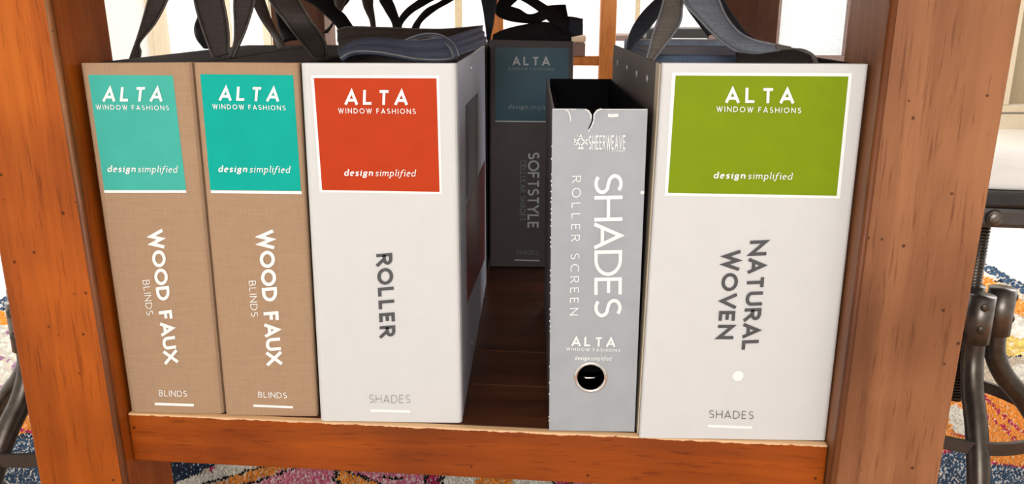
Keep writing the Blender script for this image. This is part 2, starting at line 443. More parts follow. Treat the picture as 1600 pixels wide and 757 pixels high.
bm = bmesh.new()
for x0, x1, z0, z1 in ((RX0, w1a, 0, RH), (w1a, w1b, 0, .3), (w1a, w1b, 2.15, RH), (w1b, w2a, 0, RH), (w2a, w2b, 0, zs),
                       (w2a, w2b, 2.15, RH), (w2b, w3a, 0, RH), (w3a, w3b, 0, .16), (w3a, w3b, 2.1, RH), (w3b, RX1, 0, RH)):
    box(bm, x0, x1, RY1, RY1+.1, z0, z1)
o = link_mesh('wall_back', bm_mesh(bm), 'wall_paint', origin=(0, RY1, 0)); o['kind'] = 'structure'
def window(n, x0, x1, z0, z1, mat, tw, label=None, shade=None, name='window', pane='glass'):
    r = empty('%s_%d' % (name, n), ((x0+x1)/2, RY1, z0)); r['kind'] = 'structure'
    for nm, a, b_, c, d in (('side_casing', x0-tw, x0, z0-.0, z1), ('side_casing', x1, x1+tw, z0, z1), ('head_casing', x0-tw, x1+tw, z1, z1+tw), ('sill', x0-tw, x1+tw, z0-.05, z0)):
        boxobj(nm, a, b_, RY1-.035, RY1+.0, c, d, mat, r, .006)
    boxobj('pane', x0, x1, RY1+.05, RY1+.055, z0, z1, pane, r)
    if shade:
        bm = bmesh.new(); k = int((z1-z0)/.0105); pv = None
        for i in range(k*2+1):
            z = z0 + (z1-z0)*i/(2*k); y = RY1+.012 + (.007 if i % 2 else 0)
            v = (bm.verts.new((x0+.012, y, z)), bm.verts.new((x1-.012, y, z)))
            if pv: bm.faces.new((pv[0], pv[1], v[1], v[0]))
            pv = v
        link_mesh('cellular_shade', bm_mesh(bm), 'shade_fabric', r, label='white pleated shade lowered over the glass')
    return r
window(1, w1a, w1b, .3, 2.15, 'trim_cream', .10, shade=True)
window(2, w2a, w2b, zs, 2.15, 'frame_brown', .045, shade=True)
window(1, w3a, w3b, .16, 2.1, 'trim_cream', .17, name='door', pane='trim_tan')
for n, (u0, u1, mat) in enumerate(((232, 246, 'trim_cream'), (246, 259, 'trim_tan'), (350, 362, 'trim_cream'), (412, 424, 'trim_cream'), (712, 722, 'trim_tan'), (992, 998, 'trim_tan')), 1):
    x0, x1 = wx(u0), wx(u1); struct('trim_%d' % n, x0, x1, RY1-.03, RY1, 0, 2.3, mat)
struct('baseboard_back', RX0, RX1, RY1-.05, RY1, 0, .10, 'trim_cream')

# ------------------------------------------------------------------ the rug: tufted pattern laid out in floor coordinates
C_NAVY, C_WHITE, C_ORANGE, C_PINK, C_MAG, C_BLACK, C_YEL, C_BEI, C_PALE = (.020,.032,.060), (.72,.68,.60), (.78,.27,.04), (.62,.14,.24), (.42,.02,.10), (.012,.010,.014), (.72,.50,.13), (.55,.46,.36), (.62,.42,.40)
C_BLUE = (.045,.085,.15)
RZ = .012
polys = []
def fl(pts): return [(p.x, p.y) for p in (onZ(u, v, RZ) for u, v in pts)]
def pg(col, pts): polys.append(('p', col, fl(pts)))
def ln(col, wd, pts): polys.append(('l', col, fl(pts), wd))
pg(C_NAVY, [(240,700),(350,715),(300,743),(281,747),(240,790)])
pg(C_MAG, [(328,728),(348,728),(340,735),(328,736)])
pg(C_WHITE, [(240,800),(281,747),(330,735),(345,720),(410,720),(370,738),(320,752),(300,800)])
pg(C_ORANGE, [(315,765),(370,739),(410,722),(470,720),(445,734),(400,746),(360,770)])
pg(C_PINK, [(360,772),(400,746),(460,725),(530,722),(522,740),(533,775)])
ln(C_BLACK, .006, [(300,768),(322,752),(365,740),(420,722)])
ln(C_BLACK, .006, [(350,772),(372,757),(412,745),(470,725)])
ln(C_BLACK, .006, [(448,760),(465,755),(482,760)])
pg(C_ORANGE, [(524,725),(555,738),(582,748),(596,760),(600,775),(535,775),(524,745)])
pg(C_PINK, [(545,725),(668,725),(668,775),(602,775),(592,752),(558,738)])
ln(C_BLACK, .008, [(530,725),(523,745),(536,768)])
ln(C_BLACK, .006, [(545,733),(588,750),(602,770)])
ln(C_BLACK, .006, [(592,742),(625,744)])
pg(C_MAG, [(666,725),(690,725),(690,775),(664,775)])
pg(C_WHITE, [(690,725),(755,725),(752,775),(688,775)])
pg(C_ORANGE, [(755,725),(798,725),(803,775),(735,775),(740,755)])
pg(C_WHITE, [(798,725),(866,725),(870,775),(803,775)])
pg(C_MAG, [(866,735),(892,735),(894,775),(868,775)])
pg(C_PINK, [(894,735),(950,735),(950,775),(894,775)])
ln(C_BLACK, .007, [(666,728),(662,770)]); ln(C_BLACK, .007, [(690,728),(688,770)])
ln(C_BLACK, .006, [(866,735),(868,775)]); ln(C_BLACK, .006, [(893,735),(894,775)])
# left of the table
pg(C_ORANGE, [(-60,481),(30,488),(30,505),(-60,512)])
pg(C_WHITE, [(-60,512),(60,505),(90,600),(60,650),(-60,650)])
for q in ([(-20,520),(10,515),(25,530)], [(-20,590),(0,560),(30,545),(45,560),(40,590),(10,602),(-20,600)], [(-20,560),(5,555),(40,590)]): ln((.35,.18,.30), .005, q)
pg(C_ORANGE, [(-60,650),(70,640),(80,672),(-60,680)]); ln(C_MAG, .008, [(0,672),(30,668),(60,674)])
pg(C_BLUE, [(-60,690),(100,676),(120,800),(-60,800)])
# right of the table
pg(C_BEI, [(1480,440),(1700,440),(1700,760),(1440,760)])
pg(C_ORANGE, [(1480,392),(1540,428),(1600,470),(1700,545),(1700,600),(1600,492),(1570,485),(1500,450)])
pg(C_WHITE, [(1500,450),(1570,485),(1610,500),(1700,560),(1700,585),(1560,520),(1490,490)])
pg(C_YEL, [(1550,528),(1575,522),(1620,530),(1620,552),(1575,555),(1552,545)]); ln(C_NAVY, .006, [(1550,530),(1575,522),(1620,530)]); ln(C_NAVY, .006, [(1552,546),(1575,556),(1620,553)])
pg(C_WHITE, [(1568,575),(1600,565),(1640,580),(1600,592),(1575,590)])
pg(C_ORANGE, [(1470,560),(1530,590),(1620,650),(1700,700),(1600,740),(1540,730),(1520,706),(1470,706)])
ln(C_MAG, .006, [(1528,606),(1560,640),(1600,675)]); ln(C_MAG, .005, [(1500,600),(1530,640),(1570,665),(1600,700)])
pg(C_WHITE, [(1478,640),(1492,628),(1510,640),(1530,668),(1515,680),(1490,672)])
ln(C_MAG, .005, [(1490,675),(1515,682),(1530,670)])
pg(C_BLUE, [(1440,708),(1500,702),(1530,716),(1560,724),(1620,726),(1620,800),(1440,800)])
ln(C_MAG, .006, [(1470,704),(1500,700),(1530,716),(1600,728)])
rx0, rx1, ry0, ry1 = -1.40, 1.412, -1.2, 2.05
def pattern(x, y):
    n = len(x); col = np.zeros((n, 3))
    # the rest of the rug: big flower patches in the same yarns
    sd = np.random.default_rng(11); cx = sd.uniform(rx0, rx1, 70); cyy = sd.uniform(ry0, ry1, 70)
    cc = np.array([C_NAVY, C_WHITE, C_ORANGE, C_PINK, C_WHITE, C_BEI, C_ORANGE, C_BLUE])[sd.integers(0, 8, 70)]
    d = np.full((n,), 9.); d2 = d.copy(); idx = np.zeros(n, int)
    wob = .03*np.sin(x*21+y*9)+.02*np.sin(y*37-x*13)
    for k in range(70):
        q = np.hypot(x-cx[k]+wob, y-cyy[k]); near = q < d
        d2 = np.where(near, d, np.minimum(d2, q)); idx = np.where(near, k, idx); d = np.where(near, q, d)
    col[:] = cc[idx]; col[(d2-d) < .010] = C_BLACK
    for p in polys:
        pts = np.array(p[2])
        bx0, by0 = pts.min(0)-.02; bx1, by1 = pts.max(0)+.02
        sel = np.where((x > bx0) & (x < bx1) & (y > by0) & (y < by1))[0]
        if not len(sel): continue
        X, Y_ = x[sel]+.003*np.sin(y[sel]*300), y[sel]
        if p[0] == 'p':
            ins = np.zeros(len(sel), bool); j = len(pts)-1
            for i in range(len(pts)):
                xi, yi = pts[i]; xj, yj = pts[j]
                c = ((yi > Y_) != (yj > Y_)) & (X < (xj-xi)*(Y_-yi)/(yj-yi+1e-12)+xi); ins ^= c; j = i
        else:
            ins = np.zeros(len(sel), bool)
            for a, b_ in zip(pts, pts[1:]):
                ab = b_-a; t = np.clip(((X-a[0])*ab[0]+(Y_-a[1])*ab[1])/(ab@ab+1e-12), 0, 1)
                ins |= np.hypot(X-a[0]-t*ab[0], Y_-a[1]-t*ab[1]) < p[3]*.55
        col[sel[ins]] = p[1]
    col[(x > rx1-.055) | (x < rx0+.045) | (y > ry1-.05) | (y < ry0+.05)] = C_BLUE
    return col
rug = boxobj('rug', rx0, rx1, ry0, ry1, 0.0, .006, 'board_cream', origin=((rx0+rx1)/2, (ry0+ry1)/2, 0))
tagp(rug, 'multicoloured tufted rug with orange, pink, navy and white flowers under the table', 'rug')
def tufts(x0, x1, y0, y1, sp_, h):
    gx, gy = np.meshgrid(np.arange(x0, x1, sp_), np.arange(y0, y1, sp_)); x = gx.ravel(); y = gy.ravel()
    x = x + rng.uniform(-.4, .4, len(x))*sp_; y = y + rng.uniform(-.4, .4, len(y))*sp_
    return np.stack([x, y, np.full(len(x), sp_), np.full(len(x), h)], 1)
F1 = (-.62, .42, .28, .70)
allt = [tufts(rx0, rx1, ry0, ry1, .0125, .012)]
near = [F1, (-1.05, -.50, .25, .95), (.50, 1.10, .25, 1.20)]
a = allt[0]; keep = np.ones(len(a), bool)
for q in near: keep &= ~((a[:,0] > q[0]) & (a[:,0] < q[1]) & (a[:,1] > q[2]) & (a[:,1] < q[3]))
allt = [a[keep]] + [tufts(*q, .0042, .010) for q in near]
t = np.concatenate(allt); n = len(t)
col = pattern(t[:,0].copy(), t[:,1].copy())
dark = col.sum(1) < .35
jit = rng.uniform(.72, 1.22, (n, 1)); col = col*jit
wht = rng.random(n); bl = dark & (wht > .90) & (col[:,2] > .05); col[bl] = (.55,.58,.60)
pk = (np.abs(col[:,0]/np.maximum(col[:,1], 1e-3)-C_PINK[0]/C_PINK[1]) < .3) & (rng.random(n) > .72); col[pk] = (.75,.50,.55)
r = t[:,2]*.72; ang = rng.uniform(0, PI, n)
V = np.zeros((n, 5, 3))
for k in range(4):
    V[:,k,0] = t[:,0]+np.cos(ang+k*PI/2)*r; V[:,k,1] = t[:,1]+np.sin(ang+k*PI/2)*r; V[:,k,2] = .005
V[:,4,0] = t[:,0]+rng.uniform(-.3,.3,n)*t[:,2]; V[:,4,1] = t[:,1]+rng.uniform(-.3,.3,n)*t[:,2]; V[:,4,2] = t[:,3]+rng.uniform(-.0015,.0015,n)
me = bpy.data.meshes.new('mesh'); me.vertices.add(n*5); me.vertices.foreach_set('co', V.ravel())
base = np.arange(n)[:,None,None]*5; tri = np.array([[0,1,4],[1,2,4],[2,3,4],[3,0,4]])[None]; F = (base+tri).ravel()
me.loops.add(len(F)); me.loops.foreach_set('vertex_index', F.astype(np.int32)); me.polygons.add(n*4)
me.polygons.foreach_set('loop_start', np.arange(0, n*12, 3, dtype=np.int32)); me.polygons.foreach_set('loop_total', np.full(n*4, 3, np.int32))
me.update(calc_edges=True)
ca = me.color_attributes.new('Col', 'FLOAT_COLOR', 'POINT'); cc = np.ones((n, 5, 4)); cc[:,:,:3] = col[:,None,:]; ca.data.foreach_set('color', cc.ravel())
link_mesh('pile', me, 'rug_pile', rug, smooth=True, kind='stuff')

# ------------------------------------------------------------------ the table
table = empty('shelf_table', T(-.06, .40, 0), 'orange-brown stained wooden table whose lower shelf carries the sample books', 'table')
yf = -.018; TOPZ = S + .52
li1, _ = onT(110, 200, yf); li0, _ = onT(199, 757, yf); lo1, _ = onT(-55, 100, yf); lo0, _ = onT(62, 757, yf)
ri1, _ = onT(1394, 0, yf); ri0, _ = onT(1298, 757, yf); ro1, _ = onT(1598, 0, yf); ro0, _ = onT(1466, 757, yf)
print('LEG', li1, li0, lo1, lo0, 'R', ri1, ri0, ro1, ro0)
LI = (li1+li0)/2; LO = (lo1+lo0)/2; RI = (ri1+ri0)/2; RO = (ro1+ro0)/2
dl = .098
back_y = .775
def zfun(a1, z1, a0, z0): return lambda z: a0 + (a1-a0)*(z-z0)/(z1-z0)
wood('wood_bead', 2, (.08,.025,.010), (.17,.052,.015), (.62,.34,.17), .4)
def leg(x_in, x_out, y0, y1, mat, label=None):
    """x_in, x_out: functions of z"""
    bm = bmesh.new(); a, b_ = x_in, x_out
    F0 = .0145; D = Vector((0, y1-y0, 0))
    hexa(bm, [T(a(0), y0, F0), T(b_(0), y0, F0), T(b_(0), y0, F0)+D, T(a(0), y0, F0)+D, T(a(TOPZ), y0, TOPZ), T(b_(TOPZ), y0, TOPZ), T(b_(TOPZ), y0, TOPZ)+D, T(a(TOPZ), y0, TOPZ)+D], .0025, 2)
    return link_mesh('leg', bm_mesh(bm), mat, table, label=label)
tw = table.location
fLI = zfun(li1, onT(110,200,yf)[1], li0, onT(199,757,yf)[1]); fLO = zfun(lo1, onT(-55,100,yf)[1], lo0, onT(62,757,yf)[1])
fRI = zfun(ri1, onT(1394,0,yf)[1], ri0, onT(1298,757,yf)[1]); fRO = zfun(ro1, onT(1598,0,yf)[1], ro0, onT(1466,757,yf)[1])
wood('wood_leg', 2, (.25,.050,.004), (.42,.092,.007), (.56,.150,.016), .42)
wood('wood_leg_right', 2, (.18,.068,.028), (.295,.118,.050), (.41,.175,.078), .38)
leg(fLI, fLO, yf, yf+dl, 'wood_leg'); leg(lambda z: fRI(z)+.0018, fRO, yf, yf+dl, 'wood_leg_right')
# a routed bead runs along the inner edge of each front leg
for f_, sgn, mt in ((fLI, 1, 'wood_leg'), (fRI, -1, 'wood_leg_right')):
    z0, z1 = .0, TOPZ
    tubeobj('edge_bead', [T(f_(z)-sgn*.0015, yf-.0005, z) for z in (z0+.02, S, z1-.01)], .0034, 'wood_bead', table, 8)
bl0 = lambda z: LI + .012; bl1 = lambda z: LI - .078
zb = S+.38
b2r, _ = onT(1213, 70, back_y); b2l, _ = onT(1122, 70, back_y); b1r, _ = onT(507, 40, back_y); b1l, _ = onT(424, 40, back_y)
print('BACK LEGS', b1l, b1r, b2l, b2r)
for x0, x1 in ((b1l, b1r), (b2l, b2r)):
    leg(lambda z, x0=x0: x0, lambda z, x1=x1: x1, back_y, back_y+.085, 'wood_back_leg')
# lower shelf between the legs, front rail, back rail, side rails
rb = .0545
rx_l, rx_r = fLI(S)+.0005, fRI(S)-.0005
ryf = 0.0
sh_x0, sh_x1 = rx_l, rx_r
boxobj('front_rail', rx_l, rx_r, ryf, ryf+.009, S-rb, S, 'wood_rail', table, .0016, 2, T)
o = table.children[-1]
# planks of the shelf run across; each is a board of its own
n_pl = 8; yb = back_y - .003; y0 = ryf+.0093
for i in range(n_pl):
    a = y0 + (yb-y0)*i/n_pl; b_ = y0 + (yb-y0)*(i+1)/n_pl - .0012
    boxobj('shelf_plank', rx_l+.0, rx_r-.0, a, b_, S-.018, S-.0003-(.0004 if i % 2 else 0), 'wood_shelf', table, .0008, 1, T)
boxobj('back_rail', b1r+.001, b2l-.001, back_y+.01, back_y+.032, S-rb, S-.0005, 'wood_rail', table, .0015, 1, T)
for xa, xb, nm in ((LI-.06, LI-.038, 'side_rail'), (RI+.038, RI+.06, 'side_rail')):
    boxobj(nm, xa, xb, yf+dl+.001, back_y-.001, S-rb, S-.0005, 'wood_back_leg', table, .0015, 1, T)
boxobj('tabletop', fLO(TOPZ)-.05, fRO(TOPZ)+.05, yf-.05, back_y+.14, TOPZ+.0005, TOPZ+.03, 'wood_top', table, .004, 2, T)
for z_ in (0,):
    boxobj('apron', fLI(TOPZ)+.001, fRI(TOPZ)-.001, .012, .03, TOPZ-.055, TOPZ-.0005, 'wood_top', table, .001, 1, T)

# ------------------------------------------------------------------ sample books
def book(name, label, tlc, trc, blc, brc, Y, depth, spine_mat, side_l, side_r, body_mat, th=.012, bev=.004, gap=.003, top_drop=.004, ztop=None):
    tl_, tr_, bl_, br_ = (onY(*q, Y) for q in (tlc, trc, blc, brc))
    xc = (bl_.x+br_.x)/2
    r = empty(name, (xc, Y+depth/2, S), label, 'sample book', 'sample books standing on the shelf')
    zt = ztop or (tl_.z+tr_.z)/2; zl, zr = tl_.z, tr_.z
    bm = bmesh.new()
    c = [Vector((bl_.x, Y, S+.0006)), Vector((br_.x, Y, S+.0006)), Vector((br_.x, Y+th, S+.0006)), Vector((bl_.x, Y+th, S+.0006)),
         Vector((tl_.x, Y, zl)), Vector((tr_.x, Y, zr)), Vector((tr_.x, Y+th, zr)), Vector((tl_.x, Y+th, zl))]
    hexa(bm, c, bev, 3, 'vert')
    sp_o = link_mesh('spine', bm_mesh(bm), spine_mat, r, smooth=False)
    def side(nm, xb, xt, w_, z1, mat, sg):
        bm = bmesh.new(); y0_, y1_ = Y+th+.0003, Y+depth
        hexa(bm, [Vector((xb, y0_, S+.001)), Vector((xb+sg*w_, y0_, S+.001)), Vector((xb+sg*w_, y1_, S+.001)), Vector((xb, y1_, S+.001)),
                  Vector((xt, y0_, z1-.001)), Vector((xt+sg*w_, y0_, z1-.001)), Vector((xt+sg*w_, y1_, z1-.001)), Vector((xt, y1_, z1-.001))], .0006, 1)
        return link_mesh(nm, bm_mesh(bm), mat, r)
    side('side_cover', bl_.x, tl_.x, .0028, zl, side_l, 1); side('side_cover', br_.x, tr_.x, .0028, zr, side_r, -1)
    if body_mat:
        bm = bmesh.new(); y0_, y1_ = Y+th+.0008, Y+depth-.004; i_ = .0034
        hexa(bm, [Vector((bl_.x+i_, y0_, S+.002)), Vector((br_.x-i_, y0_, S+.002)), Vector((br_.x-i_, y1_, S+.002)), Vector((bl_.x+i_, y1_, S+.002)),
                  Vector((tl_.x+i_, y0_, zt-top_drop)), Vector((tr_.x-i_, y0_, zt-top_drop)), Vector((tr_.x-i_, y1_, zt-top_drop)), Vector((tl_.x+i_, y1_, zt-top_drop))], .002, 2)
        link_mesh('bag_body', bm_mesh(bm), body_mat, r)
    return r, (lambda u, v: onY(u, v, Y)), sp_o
def logo(par, pl, a0, a1, atop, w0, w1, wtop, d0, d1, dtop, mat='white_print', mat2=None, wa=.19, ww=.14, wd=(.16,.10)):
    put_text('logo_lettering', 'ALTA', a0, a1, atop, pl, mat, par, wa, .36)
    put_text('small_lettering', 'WINDOW FASHIONS', w0, w1, wtop, pl, mat2 or mat, par, ww, .36, .60)
    put_text('tagline_lettering', '', d0, d1, dtop, pl, mat2 or mat, par, spacing=.13, space=.42, shear=.16, parts=[('design', wd[0]), ('simplified', wd[1])])

# first brown book
b1, pl, _ = book('sample_book', 'brown linen sample book with a pale teal label, against the left table leg', (123,99), (299,98), (203,646), (350,649), .027, .46, 'linen_brown', 'fabric_brownblack', 'fabric_brownblack', 'fabric_brownblack', bev=.008, top_drop=.001)
pn = quad_px('label_panel', [(138,117),(270,118),(291,297),(163,297)], pl, 'label_teal', b1, .0003, label='pale teal printed label')
quad_px('label_line', [(163,297.3),(291,297.3),(291.5,301.5),(163.5,301.5)], pl, 'white_print', pn, .0004)
logo(pn, pl, (161,158.5), (254,158.5), (163,136), (151,171), (265,172.5), (150,163.5), (168,269), (277,270), (168,258))
put_text('title_lettering', 'WOOD FAUX', (233,361), (258.5,569), (254,358), pl, 'white_print', b1, .225, .09, .62)
put_text('subtitle_lettering', 'BLINDS', (223.5,438), (230,493), (234,437), pl, 'white_print', b1, .10, .22)
put_text('foot_lettering', 'BLINDS', (249,619), (293,620), (248.5,609.5), pl, 'white_print', b1, .12, .22)
quad_px('foot_line', [(242,629.5),(303,631.5),(303,635.5),(242,633.5)], pl, 'white_print', b1)
# second brown book
b2, pl, _ = book('sample_book', 'brown linen sample book with a bright teal label, beside the white book', (301,98), (467,99), (352,649), (497,653), .0246, .46, 'linen_brown', 'fabric_brownblack', 'fabric_brownblack', 'fabric_brownblack', bev=.004, top_drop=.001)
pn = quad_px('label_panel', [(313,116),(458,117.5),(470.5,298.5),(329,297)], pl, 'label_teal_bright', b2, .0003, label='bright teal printed label')
quad_px('label_line', [(329.5,297.5),(471,299),(472,303.5),(330,301.8)], pl, 'white_print', pn, .0004)
logo(pn, pl, (342.5,157), (436,158.5), (344,135), (333,170), (447,172.5), (332,162.5), (341,269), (453,270.5), (341,258))
put_text('title_lettering', 'WOOD FAUX', (403,361), (418,571), (427,359), pl, 'white_print', b2, .225, .09, .62)
put_text('subtitle_lettering', 'BLINDS', (389,439), (393,495), (400,438.5), pl, 'white_print', b2, .10, .22)
put_text('foot_lettering', 'BLINDS', (404,621), (449,622.5), (403.5,612), pl, 'white_print', b2, .12, .22)
quad_px('foot_line', [(396,632.5),(458,635),(458,638.5),(396,636)], pl, 'white_print', b2)
# white book with red label
b3, pl, _ = book('sample_book', 'white sample book with an orange-red label, left of the gap on the shelf', (469,99), (713,99.5), (500,658), (722,664), .0149, .45, 'board_white', 'fabric_black', 'board_lilac', 'fabric_black', bev=.0045, top_drop=.010)
fr = quad_px('label_border', [(486,118),(686,118),(690.5,303.5),(500,300.5)], pl, 'white_print', b3, .0003)
pn = quad_px('label_panel', [(490.5,122),(682,122.5),(687,300),(503.5,297)], pl, 'label_red', b3, .0005, label='orange-red printed label')
pl3 = pl
plL = lambda u, v: onY(u, v, .0149-.0003)
logo(pn, plL, (539,163.5), (637,164), (539.5,140.5), (529,177), (650,178), (528.5,169), (537.5,275), (649,276), (537.5,264))
put_text('title_lettering', 'ROLLER', (588,397), (594,528), (613,395), pl, 'charcoal_print', b3, .22, .17)
put_text('foot_lettering', 'SHADES', (577,629.5), (641,630), (577,617), pl, 'grey_print', b3, .07, .26)
quad_px('foot_line', [(579,640),(641,641.5),(641,645.5),(579,644)], pl, 'white_print', b3)
def on_cover(bl_, tl_):
    def f(u, v):
        X = bl_.x
        for _ in range(6):
            p = onX(u, v, X); X = bl_.x+(tl_.x-bl_.x)*(p.z-S)/(tl_.z-S)
        return p
    return f
xs3 = onY(716, 400, .0149).x; plX = on_cover(onY(722,664,.0149), onY(713,99.5,.0149))
quad_px('side_photo', [(727,165),(746,145),(746,278),(728.5,314)], plX, 'photo_dark', b3, .0005, (1,0,0), 'dark printed photograph on the side cover', th=.0002)
quad_px('side_photo', [(728.5,320),(757,250),(757,405),(729.5,474)], plX, 'photo_red', b3, .0005, (1,0,0), 'dark red printed photograph on the side cover', th=.0002)
for u, v, r_ in ((735,107,.003), (737,536,.003)): discobj('rivet', plX(u, v)+Vector((.0002,0,0)), (1,0,0), r_, .0012, 'rivet_steel', b3, True)
# stack of pages in the open top
for i, (dx, zz) in enumerate(((.006, .0), (.012, .0))):
    pass
zt3 = onY(590, 98, .0149).z
for i in range(7):
    a = .030 + i*.012
    boxobj('page_board', b3.location.x-.062+.002*(i%2), b3.location.x+.060, a, a+.006, S+.30, zt3-.009+.0012*(i%3), 'paper_edge' if i % 2 else 'fabric_black', b3, .0005, 1)
# green label book
b4, pl, _ = book('sample_book', 'large white sample book with a green label, rightmost on the shelf', (1035,99), (1358,100.5), (999,684), (1290,693), -.0094, .447, 'board_white', 'board_taupe', 'fabric_black', 'fabric_black', bev=.003, top_drop=.008)
fr = quad_px('label_border', [(1050,113.5),(1331,114.5),(1312,310.5),(1038.5,306)], pl, 'white_print', b4, .0003)
pn = quad_px('label_panel', [(1055.5,118),(1325.5,119.5),(1307,306),(1043.5,301.5)], pl, 'label_green', b4, .0005, label='olive green printed label')
plL = lambda u, v: onY(u, v, -.0094-.0003)
logo(pn, plL, (1133,160.5), (1240,161.5), (1133.5,137), (1119,174.5), (1251,177), (1119.5,166), (1114,279), (1237,281), (1114,268))
put_text('title_lettering', 'NATURAL', (1172,376), (1158,549), (1199,375), pl, 'charcoal_print', b4, .21, .15)
put_text('title_lettering', 'WOVEN', (1131,391), (1120,530), (1157,391), pl, 'charcoal_print', b4, .21, .15)
put_text('foot_lettering', 'SHADES', (1107.5,653), (1177,655), (1108,641), pl, 'charcoal_print', b4, .08, .26)
quad_px('foot_line', [(1106,664),(1175,666.5),(1175,670.5),(1106,668)], pl, 'white_print', b4)
discobj('round_sticker', pl(1153,588)+Vector((0,-.0002,0)), (0,-1,0), .0052, .0006, 'white_print', b4, seg=24)
x4 = (onY(1035,99,-.0094).x+onY(999,684,-.0094).x)/2; x4t = onY(1035,99,-.0094).x; x4b = onY(999,684,-.0094).x
bm = bmesh.new(); zt4 = onY(1035,99,-.0094).z
hexa(bm, [Vector((x4b-.0012, -.0030, S+.001)), Vector((x4b-.0002, -.0030, S+.001)), Vector((x4b-.0002, .020, S+.001)), Vector((x4b-.0012, .020, S+.001)),
          Vector((x4t-.0012, -.0030, zt4-.001)), Vector((x4t-.0002, -.0030, zt4-.001)), Vector((x4t-.0002, .020, zt4-.001)), Vector((x4t-.0012, .020, zt4-.001))], .0004, 1)
link_mesh('hinge_strip', bm_mesh(bm), 'board_cream', b4, label='hinge fold beside the spine, cream from painted reflections')  # real fold; reflected light is put into its cream colour
plX4 = on_cover(onY(999,684,-.0094), onY(1035,99,-.0094))
for u, v, r_ in ((956,92,.0030), (965.5,98,.0038), (980.5,106,.0030), (995.5,116,.0040), (1012,124,.0042)):
    discobj('rivet', plX4(u, v)+Vector((-.0003,0,0)), (-1,0,0), r_, .0012, 'rivet_steel', b4, True)
# the zipped flap and folded lining in its open top
zq = zt4
boxobj('lining_flap', x4t+.006, x4t+.150, .10, .342, zq-.012, zq+.002, 'flap_blue', b4, .004, 2, label='slate blue folded lining flap')
boxobj('lining_edge', x4t+.010, x4t+.150, .345, .40, zq-.006, zq+.0085, 'flap_pale', b4, .003, 2, label='pale blue lining edge')
# soft style book at the back
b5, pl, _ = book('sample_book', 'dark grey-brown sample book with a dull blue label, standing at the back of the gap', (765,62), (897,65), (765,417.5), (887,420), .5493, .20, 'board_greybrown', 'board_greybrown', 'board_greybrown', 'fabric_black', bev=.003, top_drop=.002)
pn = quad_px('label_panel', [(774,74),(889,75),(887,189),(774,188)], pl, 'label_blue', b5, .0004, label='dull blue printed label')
quad_px('label_line', [(774,188.5),(887,189.5),(887,191.5),(774,190.5)], pl, 'muted_print', pn, .0006)
logo(pn, pl, (801,102), (859,102.5), (801,88.5), (794,109.5), (865,110.5), (794,105), (794,170), (868,171.5), (794,163), 'muted_print', 'dim_print')
put_text('title_lettering', 'SOFTSTYLE', (825,238), (824,357), (843,238), pl, 'muted_print', b5, .17, .10)
put_text('subtitle_lettering', 'CELLULAR SHADES', (813,250), (812,345), (822,250), pl, 'dim_print', b5, .11, .18, .5)
put_text('foot_lettering', 'SHADES', (807,398), (840,398.5), (807,391), pl, 'dim_print', b5, .10, .22)
quad_px('foot_line', [(804,405.5),(843,406.5),(843,408.5),(804,407.5)], pl, 'muted_print', b5, .0006)

# ------------------------------------------------------------------ open grey lever-arch binder
YB = .0015; BD = .36
c_tl, c_tr, c_bl, c_br = (onY(*q, YB) for q in ((863,170), (1012,170.5), (858,673), (991,680)))
binder = empty('ring_binder', ((c_bl.x+c_br.x)/2, YB+BD/2, S), 'narrow open-topped grey lever-arch binder with large white lettering on its spine', 'binder')
pl = lambda u, v: onY(u, v, YB)
# spine outline with the tear at the top and a finger hole
cu = bpy.data.curves.new('spine', 'CURVE'); cu.dimensions = '2D'; cu.fill_mode = 'BOTH'; cu.extrude = .0011; cu.resolution_u = 8
def spl(pts):
    s = cu.splines.new('POLY'); s.points.add(len(pts)-1)
    for i, p in enumerate(pts): s.points[i].co = (p[0], p[1], 0, 1)
    s.use_cyclic_u = True
outp = [(863,170),(880,170),(916,170.5),(921,173),(925,180),(924,190),(919,201),(920,206),(923,198),(926.5,189),(927.5,179),(932,172),(936,170.5),(975,170.5),(1012,170.5),(991,680),(858,673)]
spl([(pl(*q).x, pl(*q).z if q[1] < 600 else S+.001) for q in outp])
hc = pl(923,590); hr = .0142
spl([(hc.x+hr*math.cos(2*PI*k/36), hc.z+hr*math.sin(2*PI*k/36)) for k in range(36)])
tmp = bpy.data.objects.new('tmp', cu); COL.objects.link(tmp); dg = bpy.context.evaluated_depsgraph_get()
me = bpy.data.meshes.new_from_object(tmp.evaluated_get(dg)); COL.objects.unlink(tmp); bpy.data.objects.remove(tmp)
me.transform(Matrix.Translation((0, YB+.0011, 0)) @ Matrix.Rotation(PI/2, 4, 'X')); me.materials.clear()
sp_o = link_mesh('spine', me, 'binder_grey', binder)
def ring_mesh(c, R_, r_, seg=40, s2=10):
    bm = bmesh.new(); rows = []
    for i in range(seg):
        a = 2*PI*i/seg; rows.append([bm.verts.new((c.x+(R_+r_*math.cos(b_))*math.cos(a), c.y+.5*r_*math.sin(b_)*1.6, c.z+(R_+r_*math.cos(b_))*math.sin(a))) for b_ in [2*PI*k/s2 for k in range(s2)]])
    for i in range(seg):
        A, B = rows[i], rows[(i+1)%seg]
        for k in range(s2): bm.faces.new((A[k], A[(k+1)%s2], B[(k+1)%s2], B[k]))
    return bm_mesh(bm)
link_mesh('finger_ring', ring_mesh(Vector((hc.x, YB-.0002, hc.z)), hr+.0004, .0018), 'chrome', binder, smooth=True, label='chrome finger ring around the spine hole')
tubeobj('lever', [hc+Vector((-.010, .016, -.006)), hc+Vector((-.003, .014, -.0072)), hc+Vector((.004, .014, -.0070)), hc+Vector((.010,.017,-.005))], .0016, 'chrome', binder, 8)
